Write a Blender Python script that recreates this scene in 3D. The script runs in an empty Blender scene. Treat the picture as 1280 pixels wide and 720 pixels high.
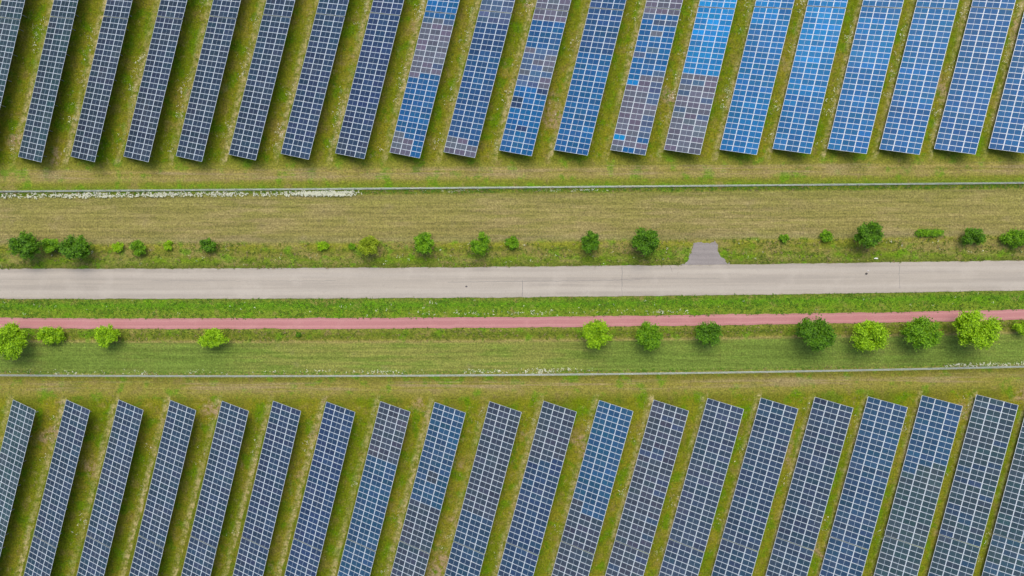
import bpy, math, random
from mathutils import Vector, Matrix
random.seed(11)
S = bpy.context.scene
COL = S.collection
rad = math.radians

# ------------------------------------------------------------------ camera
F = 870.0                      # focal length in pixels of a 1280 wide frame
HC = 133.0
CAM_R = Matrix.Rotation(rad(0.75), 3, 'Y') @ Matrix.Rotation(rad(-0.9), 3, 'X')
CAM_P = Vector((0, 0, HC))
cd = bpy.data.cameras.new('camera'); cam = bpy.data.objects.new('camera', cd); COL.objects.link(cam)
cd.sensor_width = 36; cd.lens = 36 * F / 1280; cd.clip_end = 2000; cd.clip_start = 1
cam.matrix_world = Matrix.Translation(CAM_P) @ CAM_R.to_4x4()
S.camera = cam

def at(px, py, z=0.0):
    """point of the site (metres) on the level plane at height z"""
    d = CAM_R @ Vector(((px - 640) / F, -(py - 360) / F, -1))
    t = (z - CAM_P.z) / d.z
    return CAM_P + d * t
CAM_I = CAM_R.transposed()
def survey(p):
    q = CAM_I @ (Vector(p) - CAM_P)
    return 640 + F * q.x / -q.z, 360 - F * q.y / -q.z

def bend(V, px):
    """the corridor bends very slightly: strip coordinate V (at the middle) -> y at px"""
    X = max(-1.6, min(1.6, (px - 640) / 640))
    b = 0.3 + 2.6 * max(0, min(1, (V - 233) / 110)) + 2.2 * max(0, min(1, (V - 360) / 60))
    return V - 5.4 * X - b * X * X
def V_of(px, py):
    V = py
    for _ in range(4): V += py - bend(V, px)
    return V
def lane(V, px, z=0.0): return at(px, bend(V, px), z)

# ------------------------------------------------------------------ materials
def newmat(name):
    m = bpy.data.materials.new(name); m.use_nodes = True
    nt = m.node_tree; b = nt.nodes['Principled BSDF']
    return m, nt, b
class G:
    def __init__(s, nt): s.nt = nt
    def n(s, t, **k):
        x = s.nt.nodes.new(t)
        for a, v in k.items(): setattr(x, a, v)
        return x
    def put(s, sock, v):
        if hasattr(v, 'is_output') or isinstance(v, bpy.types.NodeSocket): s.nt.links.new(v, sock)
        elif v is not None:
            if sock.type == 'RGBA' and len(v) == 3: v = (*v, 1)
            sock.default_value = v
    def math(s, op, a, b=None, c=None, clamp=False):
        x = s.n('ShaderNodeMath', operation=op); x.use_clamp = clamp
        s.put(x.inputs[0], a)
        if b is not None: s.put(x.inputs[1], b)
        if c is not None: s.put(x.inputs[2], c)
        return x.outputs[0]
    def mix(s, f, a, b, mode='MIX'):
        x = s.n('ShaderNodeMix', data_type='RGBA', blend_type=mode)
        s.put(x.inputs[0], f); s.put(x.inputs[6], a); s.put(x.inputs[7], b)
        return x.outputs[2]
    def ss(s, v, lo, hi, a=0.0, b=1.0):
        x = s.n('ShaderNodeMapRange', interpolation_type='SMOOTHSTEP')
        for i, q in enumerate((v, lo, hi, a, b)): s.put(x.inputs[i], q)
        return x.outputs[0]
    def noise(s, vec, scale, detail=3, rough=.55, col=False):
        x = s.n('ShaderNodeTexNoise'); s.put(x.inputs['Vector'], vec)
        x.inputs['Scale'].default_value = scale; x.inputs['Detail'].default_value = detail; x.inputs['Roughness'].default_value = rough
        return x.outputs['Color' if col else 'Fac']
    def stretch(s, vec, sc, rot=0):
        x = s.n('ShaderNodeMapping'); s.put(x.inputs[0], vec); x.inputs['Scale'].default_value = sc
        x.inputs['Rotation'].default_value = (0, 0, rot)
        return x.outputs[0]
    def ramp(s, v, stops):
        x = s.n('ShaderNodeValToRGB'); s.put(x.inputs[0], v); cr = x.color_ramp
        while len(cr.elements) < len(stops): cr.elements.new(0.5)
        for e, (p, c) in zip(cr.elements, stops): e.position = p; e.color = (*c, 1)
        return x.outputs[0]

def simple(name, col, rough=.6, metal=0, var=.12, scale=6):
    m, nt, b = newmat(name); g = G(nt)
    tc = g.n('ShaderNodeNewGeometry').outputs['Position']
    nz = g.noise(tc, scale, 3)
    k = g.ss(nz, .3, .7, 1 - var, 1 + var)
    cc = g.n('ShaderNodeVectorMath', operation='SCALE'); cc.inputs[0].default_value = col; g.put(cc.inputs['Scale'], k)
    g.put(b.inputs['Base Color'], cc.outputs[0]); b.inputs['Roughness'].default_value = rough; b.inputs['Metallic'].default_value = metal
    return m

M_frame = simple('aluminium_frame', (.50, .55, .58), .5, .1)
M_back = simple('white_backsheet', (.37, .43, .48), .3, 0, .05)
M_steel = simple('galvanised_steel', (.42, .43, .43), .5, .5)
M_conc = simple('pale_concrete', (.34, .36, .31), .85, 0, .25, 3)
M_wire = simple('fence_wire', (.40, .44, .40), .5, .2)
M_trunk = simple('bark', (.13, .10, .07), .9, 0, .3, 12)

def cell_material():
    m, nt, b = newmat('silicon_cells'); g = G(nt)
    oi = g.n('ShaderNodeObjectInfo').outputs['Color']
    tc = g.n('ShaderNodeTexCoord').outputs['Object']
    sep = g.n('ShaderNodeSeparateXYZ'); g.put(sep.inputs[0], tc)
    # crystalline flicker and the fine busbar grid of the cells
    vor = g.n('ShaderNodeTexVoronoi'); g.put(vor.inputs['Vector'], tc); vor.inputs['Scale'].default_value = 9
    wn = g.n('ShaderNodeSeparateXYZ'); g.put(wn.inputs[0], vor.outputs['Color'])
    k = g.ss(wn.outputs[0], 0, 1, .86, 1.14)
    fx = g.math('FRACT', g.math('MULTIPLY', sep.outputs[0], 1 / .182)); fy = g.math('FRACT', g.math('MULTIPLY', sep.outputs[1], 1 / .166))
    gl = g.math('MAXIMUM', g.math('GREATER_THAN', fx, .975), g.math('GREATER_THAN', fy, .975))
    geo = g.n('ShaderNodeNewGeometry').outputs['Position']
    dirt = g.noise(geo, .25, 4, .6)
    sc = g.n('ShaderNodeVectorMath', operation='SCALE'); g.put(sc.inputs[0], oi); g.put(sc.inputs['Scale'], k)
    c = g.mix(g.math('MULTIPLY', gl, .25), sc.outputs[0], (.3, .33, .38))
    c = g.mix(g.ss(dirt, .45, .8, 0, .10), c, (.16, .15, .13))
    g.put(b.inputs['Base Color'], c); b.inputs['Roughness'].default_value = .33
    b.inputs['Specular IOR Level'].default_value = .06
    return m
M_cell = cell_material()

def leaf_material(name, dark, light):
    m, nt, b = newmat(name); g = G(nt)
    geo = g.n('ShaderNodeNewGeometry')
    r = geo.outputs['Random Per Island']
    nz = g.noise(geo.outputs['Position'], 1.6, 2)
    f = g.math('ADD', g.math('MULTIPLY', r, .55), g.ss(nz, .35, .65, 0, .45))
    g.put(b.inputs['Base Color'], g.mix(f, dark, light)); b.inputs['Roughness'].default_value = .55
    b.inputs['Specular IOR Level'].default_value = .3
    tr = g.n('ShaderNodeBsdfTranslucent'); g.put(tr.inputs[0], g.mix(f, dark, light))
    mx = g.n('ShaderNodeMixShader'); mx.inputs[0].default_value = .3
    nt.links.new(b.outputs[0], mx.inputs[1]); nt.links.new(tr.outputs[0], mx.inputs[2])
    nt.links.new(mx.outputs[0], nt.nodes['Material Output'].inputs[0])
    return m
LEAF = {
 'dark': leaf_material('dark_green_leaves', (.016, .062, .001), (.14, .33, .003)),
 'mid': leaf_material('mid_green_leaves', (.04, .13, .001), (.22, .44, .003)),
 'bright': leaf_material('bright_green_leaves', (.11, .24, .001), (.36, .60, .003)),
 'yellow': leaf_material('yellow_green_leaves', (.14, .21, .002), (.32, .42, .010)),
}
M_weed = leaf_material('weed_leaves', (.055, .095, .004), (.17, .24, .012))
M_weedb = leaf_material('lush_weed_leaves', (.05, .13, .003), (.13, .29, .006))
M_straw = leaf_material('dry_stems', (.18, .14, .05), (.34, .27, .12))
M_flower = simple('white_petals', (.52, .53, .38), .7)

# ------------------------------------------------------------------ mesh helpers
class MB:
    def __init__(s): s.v = []; s.f = []; s.m = []
    def quad(s, a, b, c, d, mi=0):
        n = len(s.v); s.v += [tuple(a), tuple(b), tuple(c), tuple(d)]; s.f.append((n, n+1, n+2, n+3)); s.m.append(mi)
    def tri(s, a, b, c, mi=0):
        n = len(s.v); s.v += [tuple(a), tuple(b), tuple(c)]; s.f.append((n, n+1, n+2)); s.m.append(mi)
    def box(s, lo, hi, mi=0, bev=0):
        x0, y0, z0 = lo; x1, y1, z1 = hi; n = len(s.v)
        s.v += [(x0,y0,z0),(x1,y0,z0),(x1,y1,z0),(x0,y1,z0),(x0,y0,z1),(x1,y0,z1),(x1,y1,z1),(x0,y1,z1)]
        for q in ((0,3,2,1),(4,5,6,7),(0,1,5,4),(1,2,6,5),(2,3,7,6),(3,0,4,7)): s.f.append(tuple(n+i for i in q)); s.m.append(mi)
    def tube(s, a, b, ra, rb=None, k=6, mi=0, cap=True):
        a = Vector(a); b = Vector(b); rb = ra if rb is None else rb
        d = (b - a).normalized(); u = d.orthogonal().normalized(); w = d.cross(u); n = len(s.v)
        for c, r in ((a, ra), (b, rb)):
            for i in range(k):
                t = 2 * math.pi * i / k; s.v.append(tuple(c + (u * math.cos(t) + w * math.sin(t)) * r))
        for i in range(k):
            j = (i + 1) % k; s.f.append((n+i, n+j, n+k+j, n+k+i)); s.m.append(mi)
        if cap:
            s.f.append(tuple(n+k-1-i for i in range(k))); s.f.append(tuple(n+k+i for i in range(k))); s.m += [mi, mi]
    def mesh(s, name, mats):
        me = bpy.data.meshes.new(name); me.from_pydata(s.v, [], s.f)
        for m in (mats if isinstance(mats, (list, tuple)) else [mats]): me.materials.append(m)
        me.polygons.foreach_set('material_index', s.m); me.update(); return me
    def build(s, name, mats, parent=None): return put(name, s.mesh(name, mats), parent)
def put(name, me, parent=None, loc=(0,0,0), rot=(0,0,0), sc=(1,1,1)):
    o = bpy.data.objects.new(name, me); COL.objects.link(o)
    o.location = loc; o.rotation_euler = rot; o.scale = sc
    if parent: o.parent = parent
    return o
def tag(o, label=None, cat=None, group=None, kind=None):
    for k, v in (('label', label), ('category', cat), ('group', group), ('kind', kind)):
        if v: o[k] = v
    return o

# ------------------------------------------------------------------ surveyed rows
TOP = [(-43,196.5,13),(23,196,12.8),(88.5,195.5,13.1),(154.5,195.5,13.4),(220,195,13.5),(286,193,13.8),(351,192,14.1),(419,191.5,14.0),
       (487,190.5,14.1),(554.5,190,14.2),(624,188,14.2),(692.5,187.5,13.9),(763,187.5,13.6),(830,187,13.5),(899.5,187,13.7),
       (965.5,186,13.6),(1034,186,13.6),(1099,186.5,14.3),(1167.5,186,14.6),(1235.5,185.5,14.6)]
BOT = [(16.5,499.5,13.7),(83,499.5,13.6),(148.5,499.5,13.4),(213,500,13.2),(277.5,501,13.1),(341.5,501,13.0),(408,502,13.5),(475.5,501.5,13.8),
       (543.5,502.5,14.3),(612,501.5,14.5),(679.5,501,14.8),(749,500,15.2),(817,499.5,15.4),(884.5,497.5,15.4),(951,497,15.5),
       (1018.5,496,15.4),(1085,495.5,15.2),(1152.5,494,15.0),(1220.5,493,15.0),(1288,492.5,15.0)]
def interp(x, xs, ys):
    if x <= xs[0]: return ys[0] + (x - xs[0]) * (ys[1] - ys[0]) / (xs[1] - xs[0])
    for i in range(len(xs) - 1):
        if x <= xs[i+1]: return ys[i] + (x - xs[i]) * (ys[i+1] - ys[i]) / (xs[i+1] - xs[i])
    return ys[-1] + (x - xs[-1]) * (ys[-1] - ys[-2]) / (xs[-1] - xs[-2])

# ------------------------------------------------------------------ ground
def axis(inner, step, outer):
    a = [-outer, -outer*.6, -outer*.4, -outer*.28]
    v = -inner
    while v <= inner: a.append(v); v += step
    return a + [outer*.28, outer*.4, outer*.6, outer]
gx = axis(120, 2.0, 600); gy = axis(80, 2.0, 600)
me = bpy.data.meshes.new('ground'); vs = [(x, y, 0) for y in gy for x in gx]; W = len(gx)
fs = [(j*W+i, j*W+i+1, (j+1)*W+i+1, (j+1)*W+i) for j in range(len(gy)-1) for i in range(W-1)]
me.from_pydata(vs, [], fs)
TX = [t[0] for t in TOP]; BX = [t[0] for t in BOT]
strip = me.attributes.new('strip', 'FLOAT', 'POINT'); rowc = me.attributes.new('row_coordinate', 'FLOAT', 'POINT')
sv, rv = [], []
for p in vs:
    px, py = survey(p); V = V_of(px, py); sv.append(V)
    if py < 350: r = interp(px + (py - 190) * math.tan(rad(13.8)), TX, list(range(20)))
    else: r = interp(px + (py - 499) * math.tan(rad(14.4)), BX, list(range(20)))
    rv.append(r)
strip.data.foreach_set('value', sv); rowc.data.foreach_set('value', rv)

def ground_material():
    m, nt, b = newmat('meadow_ground'); g = G(nt)
    pos = g.n('ShaderNodeNewGeometry').outputs['Position']
    V = g.n('ShaderNodeAttribute', attribute_name='strip').outputs['Fac']
    R = g.n('ShaderNodeAttribute', attribute_name='row_coordinate').outputs['Fac']
    sx = g.n('ShaderNodeSeparateXYZ'); g.put(sx.inputs[0], pos)
    n_fine = g.noise(pos, 3.2, 4, .7)
    n_tuft = g.noise(pos, 1.1, 4, .65)
    n_mid = g.noise(pos, .33, 4, .6)
    n_big = g.noise(pos, .055, 3, .55)
    n_big2 = g.noise(g.stretch(pos, (1, 1, 1), 1.1), .09, 3, .55)
    streak = g.noise(g.stretch(pos, (.05, 1.9, 1)), 1.0, 4, .6)
    streak2 = g.noise(g.stretch(pos, (.12, .8, 1)), 1.0, 3, .6)
    # ---- corridor strips
    warp = g.math('ADD', V, g.math('MULTIPLY', g.math('SUBTRACT', n_mid, .5), 5.0))
    warp = g.math('ADD', warp, g.math('MULTIPLY', g.math('SUBTRACT', n_tuft, .5), 4.0))
    st = [(190,(.12,.125,.018)),(208,(.135,.13,.025)),(212,(.20,.16,.06)),(215,(.14,.125,.03)),(219,(.19,.155,.06)),(226,(.12,.125,.02)),
          (233,(.085,.12,.012)),(238,(.125,.145,.022)),(243,(.15,.15,.035)),(262,(.165,.145,.048)),(285,(.175,.145,.055)),
          (292,(.155,.13,.05)),(297,(.15,.13,.075)),(301,(.14,.13,.05)),(304,(.15,.15,.02)),(311,(.10,.115,.014)),(317,(.12,.115,.028)),
          (323,(.085,.135,.008)),(331,(.075,.09,.016)),(374,(.09,.12,.018)),(380,(.06,.14,.006)),(387,(.09,.14,.012)),
          (412,(.12,.13,.025)),(417,(.075,.10,.010)),(423,(.11,.115,.02)),(426,(.19,.155,.065)),(430,(.135,.14,.035)),(450,(.12,.14,.032)),
          (465,(.155,.165,.045)),(471,(.12,.115,.02)),(482,(.16,.14,.035)),(505,(.12,.12,.02))]
    lo, hi = 190, 505
    f = g.math('DIVIDE', g.math('SUBTRACT', warp, lo), hi - lo, clamp=True)
    corr = g.ramp(f, [((v - lo) / (hi - lo), (c[0]*1.15, c[1]*1.18, c[2]*.9)) for v, c in st])
    # mown hay strips have long machine streaks
    hayA = g.math('MULTIPLY', g.ss(V, 240, 244), g.ss(V, 303, 297)); hayB = g.math('MULTIPLY', g.ss(V, 425, 429), g.ss(V, 468, 464))
    hay = g.math('MAXIMUM', hayA, hayB)
    hv = g.ss(streak, .3, .7, .82, 1.2)
    hayc = g.mix(g.ss(streak2, .40, .62), g.mix(hayB, (.205, .168, .070), (.165, .170, .040)), g.mix(hayB, (.148, .142, .038), (.098, .150, .020)))
    hayc = g.mix(g.ss(n_big, .42, .62, 0, .75), hayc, g.mix(hayB, (.168, .155, .042), (.155, .165, .036)))
    hayc = g.mix(g.ss(n_mid, .58, .72, 0, .35), hayc, (.20, .16, .095))
    # the lower meadow is dry in the middle and fresh towards both ends
    X = sx.outputs[0]
    fresh = g.math('MAXIMUM', g.ss(X, 2, 22), g.ss(X, -38, -62)); fresh = g.math('MULTIPLY', g.math('MULTIPLY', fresh, hayB), g.ss(g.math('ADD', n_big, g.math('MULTIPLY', n_tuft, .35)), .45, .75, .3, .75))
    hayc = g.mix(fresh, hayc, (.085, .145, .018))
    corr = g.mix(g.math('MULTIPLY', hay, .72), corr, hayc)
    corr = g.mix(g.math('MULTIPLY', fresh, .4), corr, (.075, .14, .022))
    vp = g.noise(g.stretch(pos, (.5, 1.2, 1)), .22, 4, .6)
    dry = g.math('MULTIPLY', g.math('MULTIPLY', g.ss(V, 300, 304), g.ss(V, 332, 326)), g.ss(vp, .46, .62, 0, .75))
    corr = g.mix(dry, corr, (.185, .155, .05))
    # verge patches: lush clumps and dry stalks
    verge = g.math('SUBTRACT', 1.0, hay)
    corr = g.mix(g.math('MULTIPLY', verge, g.ss(n_mid, .52, .66, 0, .7)), corr, (.075, .18, .003))
    corr = g.mix(g.math('MULTIPLY', g.math('SUBTRACT', 1.0, hay), g.ss(n_mid, .44, .32, 0, .65)), corr, (.175, .14, .045))
    spot = g.noise(g.stretch(pos, (.7, 1.2, 1)), 1.9, 3, .6)
    corr = g.mix(g.math('MULTIPLY', verge, g.ss(spot, .58, .70, 0, .6)), corr, (.21, .24, .02))
    corr = g.mix(g.math('MULTIPLY', verge, g.ss(spot, .40, .30, 0, .5)), corr, (.06, .075, .012))
    # service track outside both fences
    tr = g.math('MAXIMUM', g.math('MULTIPLY', g.ss(warp, 206, 211), g.ss(warp, 225, 220)), g.math('MULTIPLY', g.ss(warp, 473, 479), g.ss(warp, 492, 484)))
    corr = g.mix(g.math('MULTIPLY', tr, g.ss(g.math('ADD', streak, g.math('MULTIPLY', n_big2, .6)), .72, .95, 0, .8)), corr, (.23, .18, .085))
    corr = g.mix(g.math('MULTIPLY', tr, g.ss(n_big, .56, .68, 0, .6)), corr, (.10, .125, .014))
    # ---- solar field
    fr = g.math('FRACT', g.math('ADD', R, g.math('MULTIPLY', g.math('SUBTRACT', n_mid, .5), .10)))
    base = g.mix(g.ss(n_big2, .36, .64), (.098, .128, .003), (.152, .145, .009))
    base = g.mix(g.ss(n_mid, .50, .62, 0, .8), base, (.072, .145, .001))
    base = g.mix(g.ss(n_mid, .46, .34, 0, .6), base, (.155, .125, .026))
    drip = g.math('MULTIPLY', g.ss(fr, .84, .95), g.ss(fr, 1.0, .99))
    base = g.mix(g.math('MULTIPLY', drip, g.ss(n_big, .34, .58, .3, 1.0)), base, g.mix(g.ss(n_tuft, .38, .62), (.135, .15, .014), (.27, .23, .10)))
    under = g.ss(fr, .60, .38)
    flk = g.noise(pos, .75, 4, .7)
    base = g.mix(g.ss(flk, .56, .70, 0, .6), base, (.215, .19, .06))
    base = g.mix(g.ss(flk, .42, .32, 0, .55), base, (.070, .105, .004))
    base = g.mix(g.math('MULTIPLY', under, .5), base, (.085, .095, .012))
    bare = g.math('MULTIPLY', g.ss(n_big2, .60, .68), g.ss(n_tuft, .40, .55))
    base = g.mix(g.math('MULTIPLY', bare, g.math('MULTIPLY', g.ss(fr, .5, .8), .75)), base, (.24, .165, .10))
    inf = g.math('MAXIMUM', g.ss(warp, 206, 196), g.ss(warp, 490, 502))
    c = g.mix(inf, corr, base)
    # blade-scale variation of tone
    fine = g.math('MULTIPLY', g.ss(n_fine, .28, .72, .62, 1.42), g.ss(n_tuft, .25, .75, .84, 1.18))
    fine = g.math('MULTIPLY', fine, g.math('ADD', g.math('MULTIPLY', hay, g.math('SUBTRACT', hv, 1.0)), 1.0))
    sc = g.n('ShaderNodeVectorMath', operation='SCALE'); g.put(sc.inputs[0], c); g.put(sc.inputs['Scale'], fine)
    g.put(b.inputs['Base Color'], sc.outputs[0]); b.inputs['Roughness'].default_value = .95; b.inputs['Specular IOR Level'].default_value = .1
    bm = g.n('ShaderNodeBump'); bm.inputs['Strength'].default_value = .55; bm.inputs['Distance'].default_value = .35
    g.put(bm.inputs['Height'], g.math('ADD', g.math('MULTIPLY', n_fine, .6), n_tuft)); g.put(b.inputs['Normal'], bm.outputs[0])
    return m
me.materials.append(ground_material()); me.update()
tag(put('ground', me), kind='structure')

# ------------------------------------------------------------------ road, stub, cycle path
def asphalt(name, col, dark, light, streaky, grain):
    m, nt, b = newmat(name); g = G(nt)
    pos = g.n('ShaderNodeNewGeometry').outputs['Position']
    U = g.n('ShaderNodeAttribute', attribute_name='across').outputs['Fac']      # 0..1 across the lane
    s1 = g.noise(g.stretch(pos, (.03, 1.3, 1)), 1.0, 4, .6); s2 = g.noise(pos, .22, 3); s3 = g.noise(pos, 9, 3, .7); s4 = g.noise(pos, .9, 4, .65)
    c = g.mix(g.ss(s1, .35, .65, 0, streaky), col, dark)
    # wheel tracks polished a little lighter, centre slightly darker
    wt = g.math('ABSOLUTE', g.math('SUBTRACT', g.math('ABSOLUTE', g.math('SUBTRACT', U, .5)), .27))
    c = g.mix(g.ss(wt, .13, .02, 0, .45 * (streaky > .2)), c, light)
    c = g.mix(g.ss(s2, .5, .7, 0, .35), c, light)
    c = g.mix(g.ss(s4, .58, .74, 0, .5), c, dark)
    ed = g.math('ABSOLUTE', g.math('SUBTRACT', U, .5))
    c = g.mix(g.ss(g.math('ADD', ed, g.math('MULTIPLY', g.math('SUBTRACT', s4, .5), .12)), .46, .51, 0, .5), c, (.17, .15, .09))
    sc = g.n('ShaderNodeVectorMath', operation='SCALE'); g.put(sc.inputs[0], c); g.put(sc.inputs['Scale'], g.ss(s3, .3, .7, 1-grain, 1+grain))
    g.put(b.inputs['Base Color'], sc.outputs[0]); b.inputs['Roughness'].default_value = .9; b.inputs['Specular IOR Level'].default_value = .25
    bm = g.n('ShaderNodeBump'); bm.inputs['Strength'].default_value = .3; bm.inputs['Distance'].default_value = .02
    g.put(bm.inputs['Height'], s3); g.put(b.inputs['Normal'], bm.outputs[0])
    return m
M_road = asphalt('old_asphalt', (.318, .285, .232), (.258, .232, .192), (.37, .335, .278), .8, .08)
M_path = asphalt('red_asphalt', (.345, .155, .15), (.285, .13, .12), (.40, .21, .19), .6, .10)
M_stub = asphalt('patched_asphalt', (.205, .185, .17), (.14, .127, .118), (.27, .245, .225), .8, .16)
M_crack = simple('dark_crack', (.15, .14, .13), .9)

def lane_mesh(name, Vt, Vb, x0, x1, z, mat, jit, nx=700, ny=6):
    rnd = random.Random(name); vs = []; ac = []
    jt = jb = 0
    for i in range(nx + 1):
        px = x0 + (x1 - x0) * i / nx
        jt = jt * .75 + rnd.gauss(0, jit); jb = jb * .75 + rnd.gauss(0, jit)
        a, b_ = Vt + jt, Vb + jb
        vs.append(tuple(lane(a, px, -.05)))
        for k in range(ny + 1): vs.append(tuple(lane(a + (b_ - a) * k / ny, px, z)))
        vs.append(tuple(lane(b_, px, -.05)))
        ac += [0] + [k / ny for k in range(ny + 1)] + [1]
    w = ny + 3; fs = [(i*w+k, i*w+k+1, (i+1)*w+k+1, (i+1)*w+k) for i in range(nx) for k in range(w - 1)]
    me = bpy.data.meshes.new(name); me.from_pydata(vs, [], fs); at_ = me.attributes.new('across', 'FLOAT', 'POINT'); at_.data.foreach_set('value', ac)
    me.materials.append(mat); me.update(); return me
rm = lane_mesh('road', 333.3, 371.6, -420, 1700, .05, M_road, .17)
tag(put('road', rm), kind='structure')
# cracks and joints across the carriageway, laid 4 mm above it
ck = MB()
def crack(pts, w):
    for (x0, v0), (x1, v1) in zip(pts, pts[1:]):
        a = lane(v0, x0, .056); b_ = lane(v1, x1, .056); d = (b_ - a).normalized(); n = Vector((-d.y, d.x, 0)) * w
        ck.quad(a - n, b_ - n, b_ + n, a + n)
rc = random.Random(4)
def wob(x0, v0, x1, v1, k, j):
    return [(x0 + (x1-x0)*i/k + rc.gauss(0, j), v0 + (v1-v0)*i/k + rc.gauss(0, j)) for i in range(k + 1)]
crack(wob(777.5, 334, 777.5, 360, 8, .25), .045); crack(wob(777, 360, 778, 371, 4, .2), .02)
crack(wob(653, 350.5, 653, 371, 7, .25), .045)
crack(wob(560, 352, 800, 351.3, 60, .2), .03)
crack(wob(790, 349.5, 900, 351, 30, .3), .018)
crack(wob(1124, 336, 1125, 366, 9, .35), .03)
crack(wob(190, 348.5, 420, 349.5, 60, .25), .018)
crack(wob(838, 334, 840, 342, 4, .4), .03)
co = ck.build('road_cracks', M_crack); tag(co, kind='structure')
tag(put('cycle_path', lane_mesh('cycle_path', 396.3, 409.6, -420, 1700, .04, M_path, .20, ny=4)), kind='structure')
# paved stub on the upper side of the road
out = [(867.5,303.6),(872,302.6),(882,303.9),(890,302.9),(896,304.0),(897.5,309),(898.5,316),(902,322),(907.5,327.5),(914,331.2)]
out2 = [(850,331.9),(856.5,329.5),(861,324),(864,317),(866,310)]
poly = [at(x, y, .03) for x, y in out2 + out]
r_ = random.Random(9)
me = bpy.data.meshes.new('paved_stub')
def dens(pl, n=5):
    q = []
    for i, p in enumerate(pl):
        nx_ = pl[(i+1) % len(pl)]
        for k in range(n):
            s_ = p.lerp(nx_, k / n)
            if k: s_ += Vector((r_.gauss(0, .14), r_.gauss(0, .14), 0))
            q.append(s_)
    return q
pp = dens(poly); n = len(pp)
me.from_pydata([tuple(p) for p in pp] + [(p.x, p.y, -.05) for p in pp], [], [tuple(range(n))[::-1]] + [(i, (i+1) % n, n + (i+1) % n, n + i) for i in range(n)])
a_ = me.attributes.new('across', 'FLOAT', 'POINT'); a_.data.foreach_set('value', [.3] * (2*n))
me.materials.append(M_stub); me.update(); tag(put('paved_stub', me), kind='structure')

# ------------------------------------------------------------------ solar tables
T = rad(21.6); PW, PL_, PT = 2.236, 1.036, .035       # module size
PX, PY = 2.262, 1.06; Z0 = .80
def panel_mesh():
    b = MB(); hx, hy = PW/2, PL_/2; fw = .032
    # frame: four bars with a hollow under the laminate
    b.box((-hx, -hy, 0), (hx, -hy+fw, PT)); b.box((-hx, hy-fw, 0), (hx, hy, PT))
    b.box((-hx, -hy+fw, 0), (-hx+fw, hy-fw, PT)); b.box((hx-fw, -hy+fw, 0), (hx, hy-fw, PT))
    z = PT - .004; x0, y0 = -hx+fw, -hy+fw
    b.quad((x0, y0, z), (-x0, y0, z), (-x0, -y0, z), (x0, -y0, z), 1)
    b.quad((x0, y0, z-.008), (x0, -y0, z-.008), (-x0, -y0, z-.008), (-x0, y0, z-.008), 1)
    m_, c, mx = .010, .020, .030; z += .002
    b.quad((x0+mx, y0+m_, z), (-c, y0+m_, z), (-c, -y0-m_, z), (x0+mx, -y0-m_, z), 2)
    b.quad((c, y0+m_, z), (-x0-mx, y0+m_, z), (-x0-mx, -y0-m_, z), (c, -y0-m_, z), 2)
    b.box((-.12, -.05, -.02), (.12, .05, z-.012), 3)     # junction box
    return b.mesh('solar_panel', [M_frame, M_back, M_cell, simple('black_plastic', (.03,.03,.03))])
ME_panel = panel_mesh()
def bar(lo, hi):
    b = MB(); b.box(lo, hi); return b
LEN3 = 3 * PX
def rail_mesh(n):
    b = MB(); L = n * PY - .1
    b.box((-.03, 0, -.08), (.03, L, -.075)); b.box((-.03, 0, -.075), (-.025, L, -.002)); b.box((-.03, 0, -.002), (.03, L, .002)); return b.mesh('purlin', M_steel)
def rafter_mesh():
    b = MB(); b.box((.25, -.04, -.20), (LEN3 - .25, .04, -.083)); return b.mesh('rafter', M_steel)
ME_rafter = rafter_mesh(); RAILS = {}
def post_mesh(h):
    b = MB(); b.box((-.06,-.05,-.4),(.06,-.042,h)); b.box((-.06,.042,-.4),(.06,.05,h)); b.box((-.004,-.042,-.4),(.004,.042,h)); return b.mesh('post', M_steel)
XP = (1.3, 5.1)
ME_posts = [post_mesh(Z0 + x*math.sin(T)/math.cos(T)*1.0 - .19/math.cos(T)) for x in (XP[0]*math.cos(T), XP[1]*math.cos(T))]
def brace_mesh():
    b = MB(); x1, x2 = XP[1]*math.cos(T), 3.1*math.cos(T)
    b.tube((x1-.06, 0, .55), (x2, 0, Z0 + x2*math.tan(T) - .21), .025); return b.mesh('brace', M_steel)
ME_brace = brace_mesh()

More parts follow.
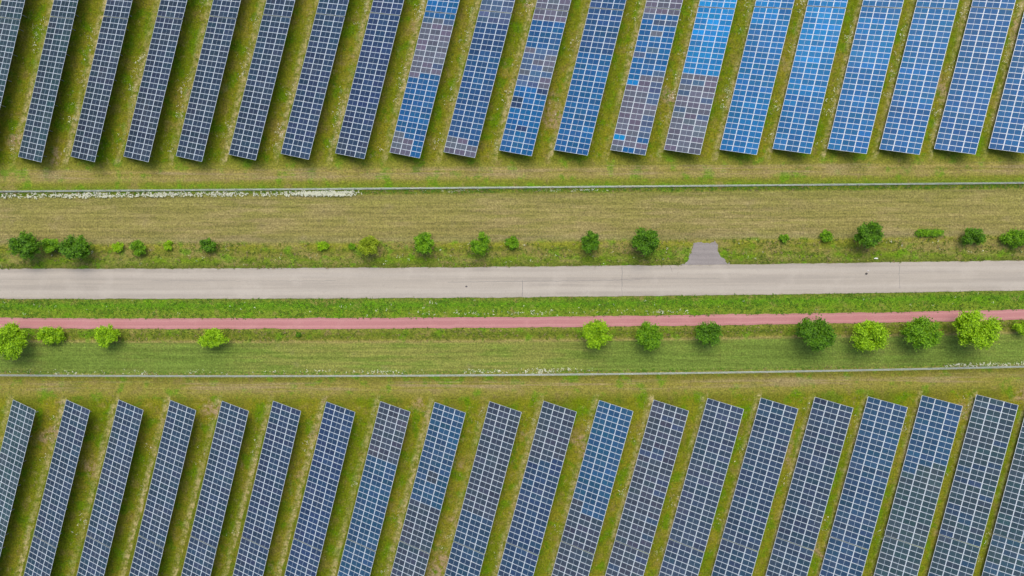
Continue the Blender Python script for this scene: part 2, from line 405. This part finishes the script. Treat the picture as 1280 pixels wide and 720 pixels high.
C = dict(slate=(.018,.031,.048), teal=(.017,.039,.050), navy=(.014,.035,.082), blue=(.005,.072,.185), bright=(.002,.145,.345),
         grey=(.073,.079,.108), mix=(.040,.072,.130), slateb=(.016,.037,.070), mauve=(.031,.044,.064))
CT = C; CB = dict(C, blue=(.011,.062,.128), mix=(.028,.050,.092), slate=(.021,.037,.057), slateb=(.017,.042,.078), teal=(.023,.047,.058))  # upper rows bluer than lower: sky reflection is part of these tints
def lerp3(a, b, t): return tuple(a[i] + (b[i]-a[i])*t for i in range(3))
def look(field, i, j, c, rnd):  # module variety plus painted-in sky reflection: dark rows left, bright blue right
    """colour of a module: row i, j modules from the road end, column c from the low side"""
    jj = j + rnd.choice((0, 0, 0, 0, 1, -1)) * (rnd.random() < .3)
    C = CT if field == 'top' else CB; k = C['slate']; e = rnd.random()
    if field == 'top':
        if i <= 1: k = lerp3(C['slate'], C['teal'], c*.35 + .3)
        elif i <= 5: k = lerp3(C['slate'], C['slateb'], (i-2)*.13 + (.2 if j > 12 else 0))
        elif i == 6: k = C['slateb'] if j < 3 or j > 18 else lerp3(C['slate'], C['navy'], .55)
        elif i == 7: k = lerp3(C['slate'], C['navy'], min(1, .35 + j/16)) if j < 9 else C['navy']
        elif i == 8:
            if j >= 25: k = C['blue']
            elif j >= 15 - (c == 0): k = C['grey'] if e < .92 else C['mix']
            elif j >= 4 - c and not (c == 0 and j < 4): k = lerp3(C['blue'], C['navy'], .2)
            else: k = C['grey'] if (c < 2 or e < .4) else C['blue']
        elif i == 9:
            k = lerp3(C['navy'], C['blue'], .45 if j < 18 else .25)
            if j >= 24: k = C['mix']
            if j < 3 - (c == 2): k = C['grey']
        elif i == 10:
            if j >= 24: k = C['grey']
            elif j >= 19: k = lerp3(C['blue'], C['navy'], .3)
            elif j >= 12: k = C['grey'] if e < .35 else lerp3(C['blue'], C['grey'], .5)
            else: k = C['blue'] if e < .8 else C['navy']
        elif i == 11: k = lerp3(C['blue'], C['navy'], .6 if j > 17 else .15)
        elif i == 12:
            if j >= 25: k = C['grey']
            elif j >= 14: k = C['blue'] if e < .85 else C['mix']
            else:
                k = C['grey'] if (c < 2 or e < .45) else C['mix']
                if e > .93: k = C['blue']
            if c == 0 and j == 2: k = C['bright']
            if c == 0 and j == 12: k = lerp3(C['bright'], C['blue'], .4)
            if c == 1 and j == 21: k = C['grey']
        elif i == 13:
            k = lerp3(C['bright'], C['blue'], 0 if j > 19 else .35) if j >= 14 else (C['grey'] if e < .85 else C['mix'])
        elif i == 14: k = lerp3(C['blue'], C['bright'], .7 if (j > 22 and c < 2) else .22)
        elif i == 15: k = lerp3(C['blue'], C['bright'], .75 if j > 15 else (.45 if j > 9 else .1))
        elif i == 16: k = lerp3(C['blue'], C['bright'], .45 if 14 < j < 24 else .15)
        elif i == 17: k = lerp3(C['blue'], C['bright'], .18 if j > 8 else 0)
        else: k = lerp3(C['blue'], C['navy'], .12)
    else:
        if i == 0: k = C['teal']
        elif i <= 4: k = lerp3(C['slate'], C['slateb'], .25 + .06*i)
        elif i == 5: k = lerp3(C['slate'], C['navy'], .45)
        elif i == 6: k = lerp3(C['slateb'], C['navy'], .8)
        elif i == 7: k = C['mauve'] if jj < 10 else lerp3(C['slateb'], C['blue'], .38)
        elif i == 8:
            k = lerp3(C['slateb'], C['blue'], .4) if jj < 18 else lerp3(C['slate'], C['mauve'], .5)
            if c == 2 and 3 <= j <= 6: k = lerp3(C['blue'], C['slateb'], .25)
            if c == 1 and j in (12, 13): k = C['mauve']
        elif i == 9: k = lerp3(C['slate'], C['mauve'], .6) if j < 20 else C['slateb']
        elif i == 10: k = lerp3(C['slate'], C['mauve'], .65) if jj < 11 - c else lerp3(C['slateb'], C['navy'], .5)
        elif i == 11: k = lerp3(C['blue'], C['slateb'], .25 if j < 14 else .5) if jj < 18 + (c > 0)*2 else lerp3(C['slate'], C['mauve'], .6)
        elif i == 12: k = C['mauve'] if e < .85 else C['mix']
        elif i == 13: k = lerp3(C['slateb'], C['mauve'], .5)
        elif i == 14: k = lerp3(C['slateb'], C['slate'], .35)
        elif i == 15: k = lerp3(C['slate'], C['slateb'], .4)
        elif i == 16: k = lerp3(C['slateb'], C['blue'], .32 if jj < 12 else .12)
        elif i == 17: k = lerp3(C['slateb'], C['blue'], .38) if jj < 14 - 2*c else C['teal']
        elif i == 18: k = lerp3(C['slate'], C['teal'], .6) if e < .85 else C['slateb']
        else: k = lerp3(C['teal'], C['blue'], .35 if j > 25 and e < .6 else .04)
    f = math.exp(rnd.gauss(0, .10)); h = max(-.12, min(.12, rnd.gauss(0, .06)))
    return (k[0]*f*(1+h*1.3), k[1]*f*(1-h*.5), k[2]*f*(1+h*.3))

ORD = ['first','second','third','fourth','fifth','sixth','seventh','eighth','ninth','tenth','eleventh','twelfth','thirteenth','fourteenth',
       'fifteenth','sixteenth','seventeenth','eighteenth','nineteenth','twentieth']
def look_words(field, i):
    if field == 'top':
        return {8:'grey and blue banded', 9:'navy blue', 10:'blue and grey patched', 11:'deep blue', 12:'half grey half blue', 13:'bright blue and grey', 14:'bright blue',
                15:'bright blue', 16:'blue', 17:'blue', 18:'blue', 19:'blue', 7:'navy', 6:'slate and navy'}.get(i, 'dark slate')
    return {5:'slate navy', 6:'navy blue', 7:'slate and blue', 8:'blue and slate', 10:'slate and navy', 11:'blue', 12:'mauve grey', 16:'dull blue', 17:'dull blue and slate'}.get(i, 'dark slate')

def table(field, i, px, py, ang, j0, n, far):
    sgn = 1 if field == 'top' else -1
    a = at(px, py, Z0); q = at(px + sgn * 100 * math.tan(rad(ang)), py - sgn * 100, Z0)
    d = (q - a); d = d if sgn > 0 else -d
    rz = math.atan2(d.y, d.x) - math.pi/2
    # scale of this row taken from where its 26th module ends
    if field == 'top': pitch = interp(px, [0, 300, 600, 900, 1230], [6.90, 6.90, 7.02, 7.05, 7.02])
    else: pitch = interp(px, [0, 280, 475, 680, 950, 1220], [6.72, 6.66, 6.79, 7.02, 7.00, 6.95])
    ln = (at(px + sgn*100*math.sin(rad(ang)), py - sgn*100*math.cos(rad(ang)), Z0) - a).length / 100   # metres per pixel along the row
    ky = pitch * ln / PY
    kx = min(1.02, max(.98, 1.0))
    root = bpy.data.objects.new('solar_table', None); COL.objects.link(root)
    root.empty_display_size = 1
    dv = Vector((math.cos(rz + math.pi/2), math.sin(rz + math.pi/2), 0)) * sgn
    start = a + dv * (PY * ky * j0 + (.14 if far else 0))
    root.location = (start.x, start.y, 0); root.rotation_euler = (0, 0, rz)
    w = look_words(field, i)
    nm = 'top' if field == 'top' else 'bottom'
    if far: lab = f'{w} solar table cut by the {nm} edge, {ORD[i]} from the left'
    else: lab = f'{w} panel table, {ORD[i]} from the left in the field {"above" if sgn > 0 else "below"} the road'
    tag(root, lab, 'solar table', 'rows of tilted solar tables in the two fields')
    rnd = random.Random(f'{field}{i}{far}')
    ct, st_ = math.cos(T), math.sin(T)
    for j in range(n):
        for c in range(3):
            s_ = PX * (c + .5) + (PX - PW) * 0
            o = put('solar_panel', ME_panel, root,
                    (s_ * ct * kx, sgn * (j + .5) * PY * ky, Z0 + s_ * st_ + rnd.gauss(0, .003)), (rnd.gauss(0, .004), -T + rnd.gauss(0, .004), 0), (1, ky, 1))
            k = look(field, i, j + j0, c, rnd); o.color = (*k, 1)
            if field == 'top' and i == 12 and not far and c == 0 and j in (2, 12): o['label'] = 'bright blue panel standing out in the grey block'
    if n not in RAILS: RAILS[n] = rail_mesh(n)
    y0 = .05 if sgn > 0 else -(n * PY * ky) + .05
    for s_ in (.55, 1.7, 3.4, 5.1, 6.2):
        put('purlin', RAILS[n], root, (s_ * ct, y0, Z0 + s_ * st_), (0, -T, 0), (1, ky, 1))
    nf = 6 if n > 20 else max(2, n // 5)
    for k in range(nf):
        y = sgn * (1.3 + k * (n * PY * ky - 2.6) / (nf - 1))
        put('rafter', ME_rafter, root, (0, y, Z0), (0, -T, 0))
        for xx, pm in zip(XP, ME_posts): put('post', pm, root, (xx * ct, y, 0))
        put('brace', ME_brace, root, (0, y, 0))
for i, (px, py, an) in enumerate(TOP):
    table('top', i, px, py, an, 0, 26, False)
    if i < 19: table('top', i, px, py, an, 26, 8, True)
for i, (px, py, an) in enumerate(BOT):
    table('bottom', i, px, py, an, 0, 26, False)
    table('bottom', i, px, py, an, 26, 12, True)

# ------------------------------------------------------------------ fences
def fence(name, Vf, lab, h=1.8):
    root = bpy.data.objects.new(name, None); COL.objects.link(root)
    tag(root, lab, 'fence', 'wire fences along both sides of the road corridor')
    P = []; px = -90
    while px <= 1372: P.append(lane(Vf, px)); px += 2
    # resample to 2.5 m bays
    L = [0]
    for a, b_ in zip(P, P[1:]): L.append(L[-1] + (b_ - a).length)
    def pt(s):
        for k in range(len(L) - 1):
            if s <= L[k+1]: return P[k].lerp(P[k+1], (s - L[k]) / (L[k+1] - L[k]))
        return P[-1]
    nb = int(L[-1] / 2.5); step = L[-1] / nb; nodes = [pt(k * step) for k in range(nb + 1)]
    root.location = nodes[0]; o0 = nodes[0]
    pm = MB(); pm.box((-.04, -.03, -.3), (.04, .03, h + .06)); pm.box((-.05, -.04, h + .06), (.05, .04, h + .08)); pmesh = pm.mesh('fence_post', M_steel)
    base = MB(); mesh_ = MB(); rail = MB()
    for k, (a, b_) in enumerate(zip(nodes, nodes[1:])):
        a = a - o0; b_ = b_ - o0; d = (b_ - a).normalized(); nrm = Vector((-d.y, d.x, 0))
        up = Vector((0, 0, 1))
        # concrete kick board
        w = nrm * .055
        A = [a + w, b_ + w, b_ - w, a - w]; n = len(base.v)
        base.v += [tuple(v) for v in A] + [tuple(v + up * .16) for v in A]
        for q in ((4,5,6,7),(0,1,5,4),(2,3,7,6),(1,2,6,5),(3,0,4,7)): base.f.append(tuple(n+t for t in q)); base.m.append(0)
        rail.tube(a + up * h, b_ + up * h, .02, k=6)
        for z in (.22, .45, .7, .95, 1.2, 1.45, 1.68): mesh_.tube(a + up * z + nrm*.035, b_ + up * z + nrm*.035, .009, k=4, cap=False)
        for t in range(1, 25): 
            q = a.lerp(b_, t / 25) + nrm*.035; mesh_.tube(q + up * .18, q + up * (h - .03), .007, k=3, cap=False)
    base.build('concrete_base', M_conc, root); mesh_.build('wire_mesh', M_wire, root); rail.build('top_rail', M_wire, root)
    for k, q in enumerate(nodes):
        d = (nodes[min(k+1, nb)] - nodes[max(k-1, 0)]); put('fence_post', pmesh, root, q - o0, (0, 0, math.atan2(d.y, d.x)))
fence('wire_fence', 235.0, 'long pale wire fence between the upper solar field and the mown strip above the road')
fence('wire_fence', 468.0, 'long pale wire fence between the lower solar field and the strip below the cycle path')

# ------------------------------------------------------------------ trees and shrubs
def tree(px, py, rx, ry, kind, lab, cat, h=None, grp=None, shrub=False, seed=0, depth=None):
    rnd = random.Random(seed * 77 + int(px))
    m_per_px = HC / F * .95
    RX, RY = rx * m_per_px, ry * m_per_px; R = (RX + RY) / 2
    H = h or (R * 1.1 if shrub else R * 1.7 + .5)
    zc = H * (.5 if shrub else .6); c = at(px, py, zc)
    name = 'shrub' if shrub else 'tree'
    root = bpy.data.objects.new(name, None); COL.objects.link(root); root.location = (c.x, c.y, 0)
    tag(root, lab, cat, grp)
    hc = H - zc                       # half height of crown
    wood = MB(); crown = MB(); tips = []
    if not shrub:
        wood.tube((0, 0, -.1), (rnd.gauss(0,.04), rnd.gauss(0,.04), zc), .05 + .022*R, .04, k=8)
    nb = int(13 + R * 8)
    for k in range(nb):
        t = rnd.uniform(0, 2*math.pi); e = rnd.random() ** .6                # how high the bough climbs
        z1 = zc + hc * (-.55 + 1.4 * e); rr = rnd.uniform(.72, 1.0) * math.sqrt(max(.05, 1 - ((z1 - zc) / (hc*1.15)) ** 2))
        tip = Vector((RX * rr * math.cos(t), RY * rr * math.sin(t), z1)); root_ = Vector((0, 0, (.08 if shrub else zc - hc * rnd.uniform(.2, .7))))
        mid = root_.lerp(tip, .5) + Vector((0, 0, .18 * R))
        wood.tube(root_, mid, .025 + .01*R, .018, k=5, cap=False); wood.tube(mid, tip, .018, .006, k=4, cap=False)
        tips.append((root_, mid, tip))
    lf = .10 + .035 * R
    def leafs(p, spread, n, up=.4):
        for _ in range(n):
            q = p + Vector((rnd.gauss(0, spread), rnd.gauss(0, spread), rnd.gauss(0, spread * .55)))
            if q.z < .05: q.z = .05 + rnd.random()*.1
            nrm = Vector((rnd.gauss(0, .55), rnd.gauss(0, .55), 1)).normalized(); u = nrm.orthogonal().normalized(); u = Matrix.Rotation(rnd.uniform(0, 6.28), 3, nrm) @ u
            w = nrm.cross(u); s_ = lf * rnd.uniform(.6, 1.25)
            crown.quad(q - u*s_, q - w*s_*.5 + nrm*s_*.12, q + u*s_, q + w*s_*.5 + nrm*s_*.12)
    for (r0, m_, t_) in tips:
        for s in (.45, .65, .82, .95, 1.05):
            p = (r0.lerp(m_, s*2) if s < .5 else m_.lerp(t_, (s-.5)*2))
            leafs(p, R * (.115 + .05 * (1.1 - s)), int(18 + 9 * R))
    wood.build('trunk' if not shrub else 'stems', M_trunk, root)
    crown.build('crown' if not shrub else 'foliage', LEAF[kind], root)
UP = 'trees and shrubs on the verge above the road'; LO = 'young trees beside the red cycle path'
tree(33,307,18,15,'dark','dark round tree, leftmost of the verge trees above the road','tree',grp=UP)
tree(65,307,12,9,'mid','mid green shrub between the two dark trees at the left end above the road','shrub',grp=UP,shrub=True,h=2.2)
tree(94,309,17,15,'dark','dark tree to the right of the shrub at the left end above the road','tree',grp=UP)
tree(148,309,7,6,'bright','small bright green bush right of the dark trees above the road','bush',grp=UP,shrub=True)
tree(174,310,10,9,'mid','mid green shrub between two tiny bright bushes above the road','shrub',grp=UP,shrub=True,h=1.8)
tree(211,307,6,6,'bright','tiny bright bush left of the flat dark shrub above the road','bush',grp=UP,shrub=True)
tree(261,306,12,8,'dark','flat dark green shrub standing alone on the left part of the upper verge','shrub',grp=UP,shrub=True,h=1.8)
tree(404,308,7,6,'bright','small bright bush left of the yellow green tree above the road','bush',grp=UP,shrub=True)
tree(440,308,4,4,'mid','tiny green bush close to the left of the yellow green tree','bush',grp=UP,shrub=True)
tree(461,308,12,12,'yellow','yellow green small tree on the verge above the road','tree',grp=UP)
tree(531,305,12.5,13,'mid','round green tree just right of the yellow green one above the road','tree',grp=UP)
tree(601,304,12,13,'mid','round green tree left of the small bush, middle of the upper verge','tree',grp=UP)
tree(640,304,8.5,8,'mid','small green bush at the middle of the upper verge','bush',grp=UP,shrub=True)
tree(738,303,10.5,13,'dark','narrow dark tree between the middle bush and the larger dark tree','tree',grp=UP)
tree(807,302,16,16,'dark','large dark tree left of the paved stub above the road','tree',grp=UP)
tree(980,298,6,5,'mid','faint small bush right of the paved stub above the road','bush',grp=UP,shrub=True)
tree(1033,295,8,7,'mid','small green bush just left of the big dark tree on the right','bush',grp=UP,shrub=True)
tree(1085,293,17,14,'dark','big dark tree right of the paved stub above the road','tree',grp=UP)
tree(1161,291,19,2.6,'mid','low long green shrub between the two dark crowns on the right','shrub',grp=UP,shrub=True,h=.6)
tree(1215,296,15,10,'dark','flat wide green shrub, second from the right end above the road','shrub',grp=UP,shrub=True,h=2.4)
tree(1270,297,17,10,'mid','wide green shrub cut by the right edge above the road','shrub',grp=UP,shrub=True,h=2.4)
tree(11,428,20,21,'bright','large bright tree at the left edge below the cycle path','tree',grp=LO)
tree(64,419,16,11,'bright','flat bright shrub right of the large tree at the left edge','shrub',grp=LO,shrub=True,h=2.4)
tree(134,419,15,13,'bright','small bright tree, third from the left below the cycle path','tree',grp=LO,h=3.2)
tree(267,423,18,11,'bright','flat bright tree standing alone on the left half below the path','tree',grp=LO,h=3.0)
tree(373,418,3.2,3.2,'dark','tiny dark bush under the lower edge of the cycle path, left of centre','bush',grp=LO,shrub=True)
tree(745,418,17,16,'bright','bright tree, leftmost of the middle three below the cycle path','tree',grp=LO)
tree(812,419,16,16,'mid','mid green tree, middle one of three below the cycle path','tree',grp=LO)
tree(885,417,15,15,'dark','dark tree, rightmost of the middle three below the cycle path','tree',grp=LO)
tree(1020,417,24,19,'dark','broad dark tree, leftmost of the right four below the path','tree',grp=LO)
tree(1086,420,21,18,'bright','bright round tree right of the broad dark tree below the path','tree',grp=LO)
tree(1153,416,21,18,'mid','mid green tree between two bright trees on the right below the path','tree',grp=LO)
tree(1219,412,26,22,'bright','largest bright spiky tree overlapping the cycle path on the right','tree',grp=LO)
tree(1278,409,12,8,'bright','bright shrub cut by the right edge below the cycle path','shrub',grp=LO,shrub=True,h=2)

# ------------------------------------------------------------------ uncountable growth
def scatter(name, mats, spots, kind_fn, lab, cat):
    b = MB(); rnd = random.Random(name + lab)
    for p, s in spots: kind_fn(b, p, s, rnd)
    o = b.build(name, mats); tag(o, lab, cat, kind='stuff'); return o
def tuft(b, p, s, rnd):
    mi = 0 if rnd.random() < .8 else 1
    for _ in range(rnd.randint(4, 7)):
        t = rnd.uniform(0, 6.28); l = s * rnd.uniform(.6, 1.2); d = Vector((math.cos(t), math.sin(t), 0)); w = Vector((-d.y, d.x, 0)) * l * .22
        q = p + Vector((rnd.gauss(0, s*.25), rnd.gauss(0, s*.25), 0))
        b.quad(q - w*.6, q + d*l*.5 + Vector((0,0,l*.55)) - w, q + d*l*.95 + Vector((0,0,l*.5)), q + d*l*.5 + Vector((0,0,l*.55)) + w, mi)
def bloom(b, p, s, rnd):
    for _ in range(rnd.randint(2, 5)):
        q = p + Vector((rnd.gauss(0, .12), rnd.gauss(0, .12), rnd.uniform(.15, .4))); r = s * rnd.uniform(.5, 1.1); n = len(b.v)
        b.v += [tuple(q + Vector((r*math.cos(a*1.0472), r*math.sin(a*1.0472), rnd.uniform(-.01, .02)))) for a in range(6)]; b.f.append(tuple(range(n, n+6))); b.m.append(0)
rs = random.Random(5)
def band(n, v0, v1, x0=-40, x1=1320, clump=.5, s0=.12, s1=.3):
    out = []; centres = [(rs.uniform(x0, x1), rs.uniform(v0, v1)) for _ in range(max(4, n // 12))]
    while len(out) < n:
        if rs.random() < clump:
            cx, cv = rs.choice(centres); x = cx + rs.gauss(0, 9); v = cv + rs.gauss(0, 1.6)
        else: x = rs.uniform(x0, x1); v = rs.uniform(v0, v1)
        if v < v0 or v > v1: continue
        if 303.5 < v < 334 and abs(x - 882.5) < 14.5 + max(0, v - 318) * 1.1: continue
        out.append((lane(v, x), rs.uniform(s0, s1)))
    return out
scatter('tall_grass', [M_weed, M_straw], band(3600, 301, 333.5, clump=.72), tuft, 'rough weeds and dry stalks on the verge above the road', 'grass')
scatter('tall_grass', [M_weedb, M_weed], band(3600, 371.3, 396.9, clump=.65), tuft, 'lush green grass between the road and the red cycle path', 'grass')
scatter('tall_grass', [M_weed, M_straw], band(2400, 409.2, 425, clump=.7), tuft, 'rough grass under the trees along the lower side of the cycle path', 'grass')
scatter('tall_grass', [M_weedb, M_straw], band(2400, 235.5, 240.5, s0=.1, s1=.28) + band(1500, 463, 468.2, s0=.1, s1=.26), tuft, 'grass grown up along the foot of both fences', 'grass')
fl = band(800, 237.4, 242.5, -20, 445, .75, .06, .13) + band(200, 238.0, 242.5, 380, 445, .5, .07, .14) + band(60, 237, 240, 440, 760, .9, .04, .07) + band(240, 461, 467, -20, 760, .8, .04, .08) + band(130, 463, 467.0, 1180, 1300, .5, .04, .09) \
   + band(90, 388, 393, 500, 860, .5, .04, .07) + band(70, 374, 394, -20, 1300, .2, .03, .07) + band(90, 303, 330, -20, 1300, .2, .03, .07)
# flowers in the drip strip along the low edge of the tables
for field, rows in (('top', TOP), ('bottom', BOT)):
    for i, (px, py, an) in enumerate(rows):
        n = 60 if field == 'top' else 16
        if field == 'top' and i in (0, 11, 12): n = 25
        for cl in range(n // 8):
            t0 = rs.uniform(0, 215); 
            for _ in range(8):
                t = t0 + rs.gauss(0, 7)
                if t < 2 or t > 230: continue
                off = rs.uniform(-13, -3) if rs.random() < .8 else rs.uniform(-20, -3)
                sg = 1 if field == 'top' else -1
                fl.append((at(px + sg * t * math.tan(rad(an)) + off, py - sg * t), rs.uniform(.03, .07)))
scatter('wildflowers', [M_flower], fl, bloom, 'small white wildflowers along the fences and between the solar tables', 'flowers')
ft = []
for field, rows in (('top', TOP), ('bottom', BOT)):
    for i, (px, py, an) in enumerate(rows):
        for _ in range(240):
            t = rs.uniform(-12, 225); sg = 1 if field == 'top' else -1
            ft.append((at(px + sg * t * math.tan(rad(an)) + rs.uniform(-26, -2), py - sg * t), rs.uniform(.07, .2)))
scatter('meadow_tufts', [M_weed, M_straw], ft, tuft, 'loose tufts of grass in the aisles between the solar tables', 'grass')

# ------------------------------------------------------------------ litter
def lump(name, px, py, z, col, sx, sy, sz, lab, cat, seed):
    rnd = random.Random(seed); c = at(px, py, z); b = MB(); N, Mr = 10, 6; idx = []
    for j in range(Mr + 1):
        ph = math.pi * j / Mr
        for i in range(N):
            th = 2*math.pi*i/N; k = rnd.uniform(.7, 1.2)
            b.v.append((sx*k*math.sin(ph)*math.cos(th), sy*k*math.sin(ph)*math.sin(th), max(0, sz*(1 + math.cos(ph)*k))))
    for j in range(Mr):
        for i in range(N): b.f.append((j*N+i, (j+1)*N+i, (j+1)*N+(i+1)%N, j*N+(i+1)%N)); b.m.append(0)
    o = b.build(name, simple(name + '_surface', col, .8)); o.location = c; tag(o, lab, cat); return o
lump('dark_clod', 1083, 342, .055, (.05,.045,.04), .24, .20, .09, 'small dark clod lying on the road at the right', 'clod', 1)
lump('pale_scrap', 1085.3, 338.2, .055, (.42,.40,.37), .20, .11, .03, 'pale scrap beside the dark clod on the road', 'scrap', 2)
lump('pale_scrap', 1095, 323, .03, (.62,.62,.56), .38, .13, .05, 'bright white scrap in the grass above the road at the right', 'scrap', 3)
lump('dark_clod', 583, 358, .055, (.09,.08,.075), .22, .14, .04, 'flat dark clod on the road near the middle of the picture', 'clod', 4)

# ------------------------------------------------------------------ light
w = bpy.data.worlds.new('World'); S.world = w; w.use_nodes = True
sky = w.node_tree.nodes.new('ShaderNodeTexSky'); sky.sky_type = 'NISHITA'; sky.sun_disc = False
SD = Vector((.02, .65, 0)).normalized(); EL = rad(60)
sky.sun_elevation = EL; sky.sun_rotation = math.atan2(SD.x, SD.y); sky.air_density = 1; sky.dust_density = 4; sky.ozone_density = 1
bg = w.node_tree.nodes['Background']; w.node_tree.links.new(sky.outputs[0], bg.inputs[0]); bg.inputs[1].default_value = .13
sl = bpy.data.lights.new('sun', 'SUN'); sl.energy = 1.15; sl.angle = rad(45); sl.color = (1, .95, .87)
so = bpy.data.objects.new('sun', sl); COL.objects.link(so)
to = Vector((SD.x * math.cos(EL), SD.y * math.cos(EL), math.sin(EL))); so.rotation_euler = to.to_track_quat('Z', 'Y').to_euler(); so.location = (-60, 20, 160)
S.view_settings.view_transform = 'Standard'; S.view_settings.look = 'None'; S.view_settings.gamma = 1; S.view_settings.use_curve_mapping = False
S.view_settings.exposure = 0.87
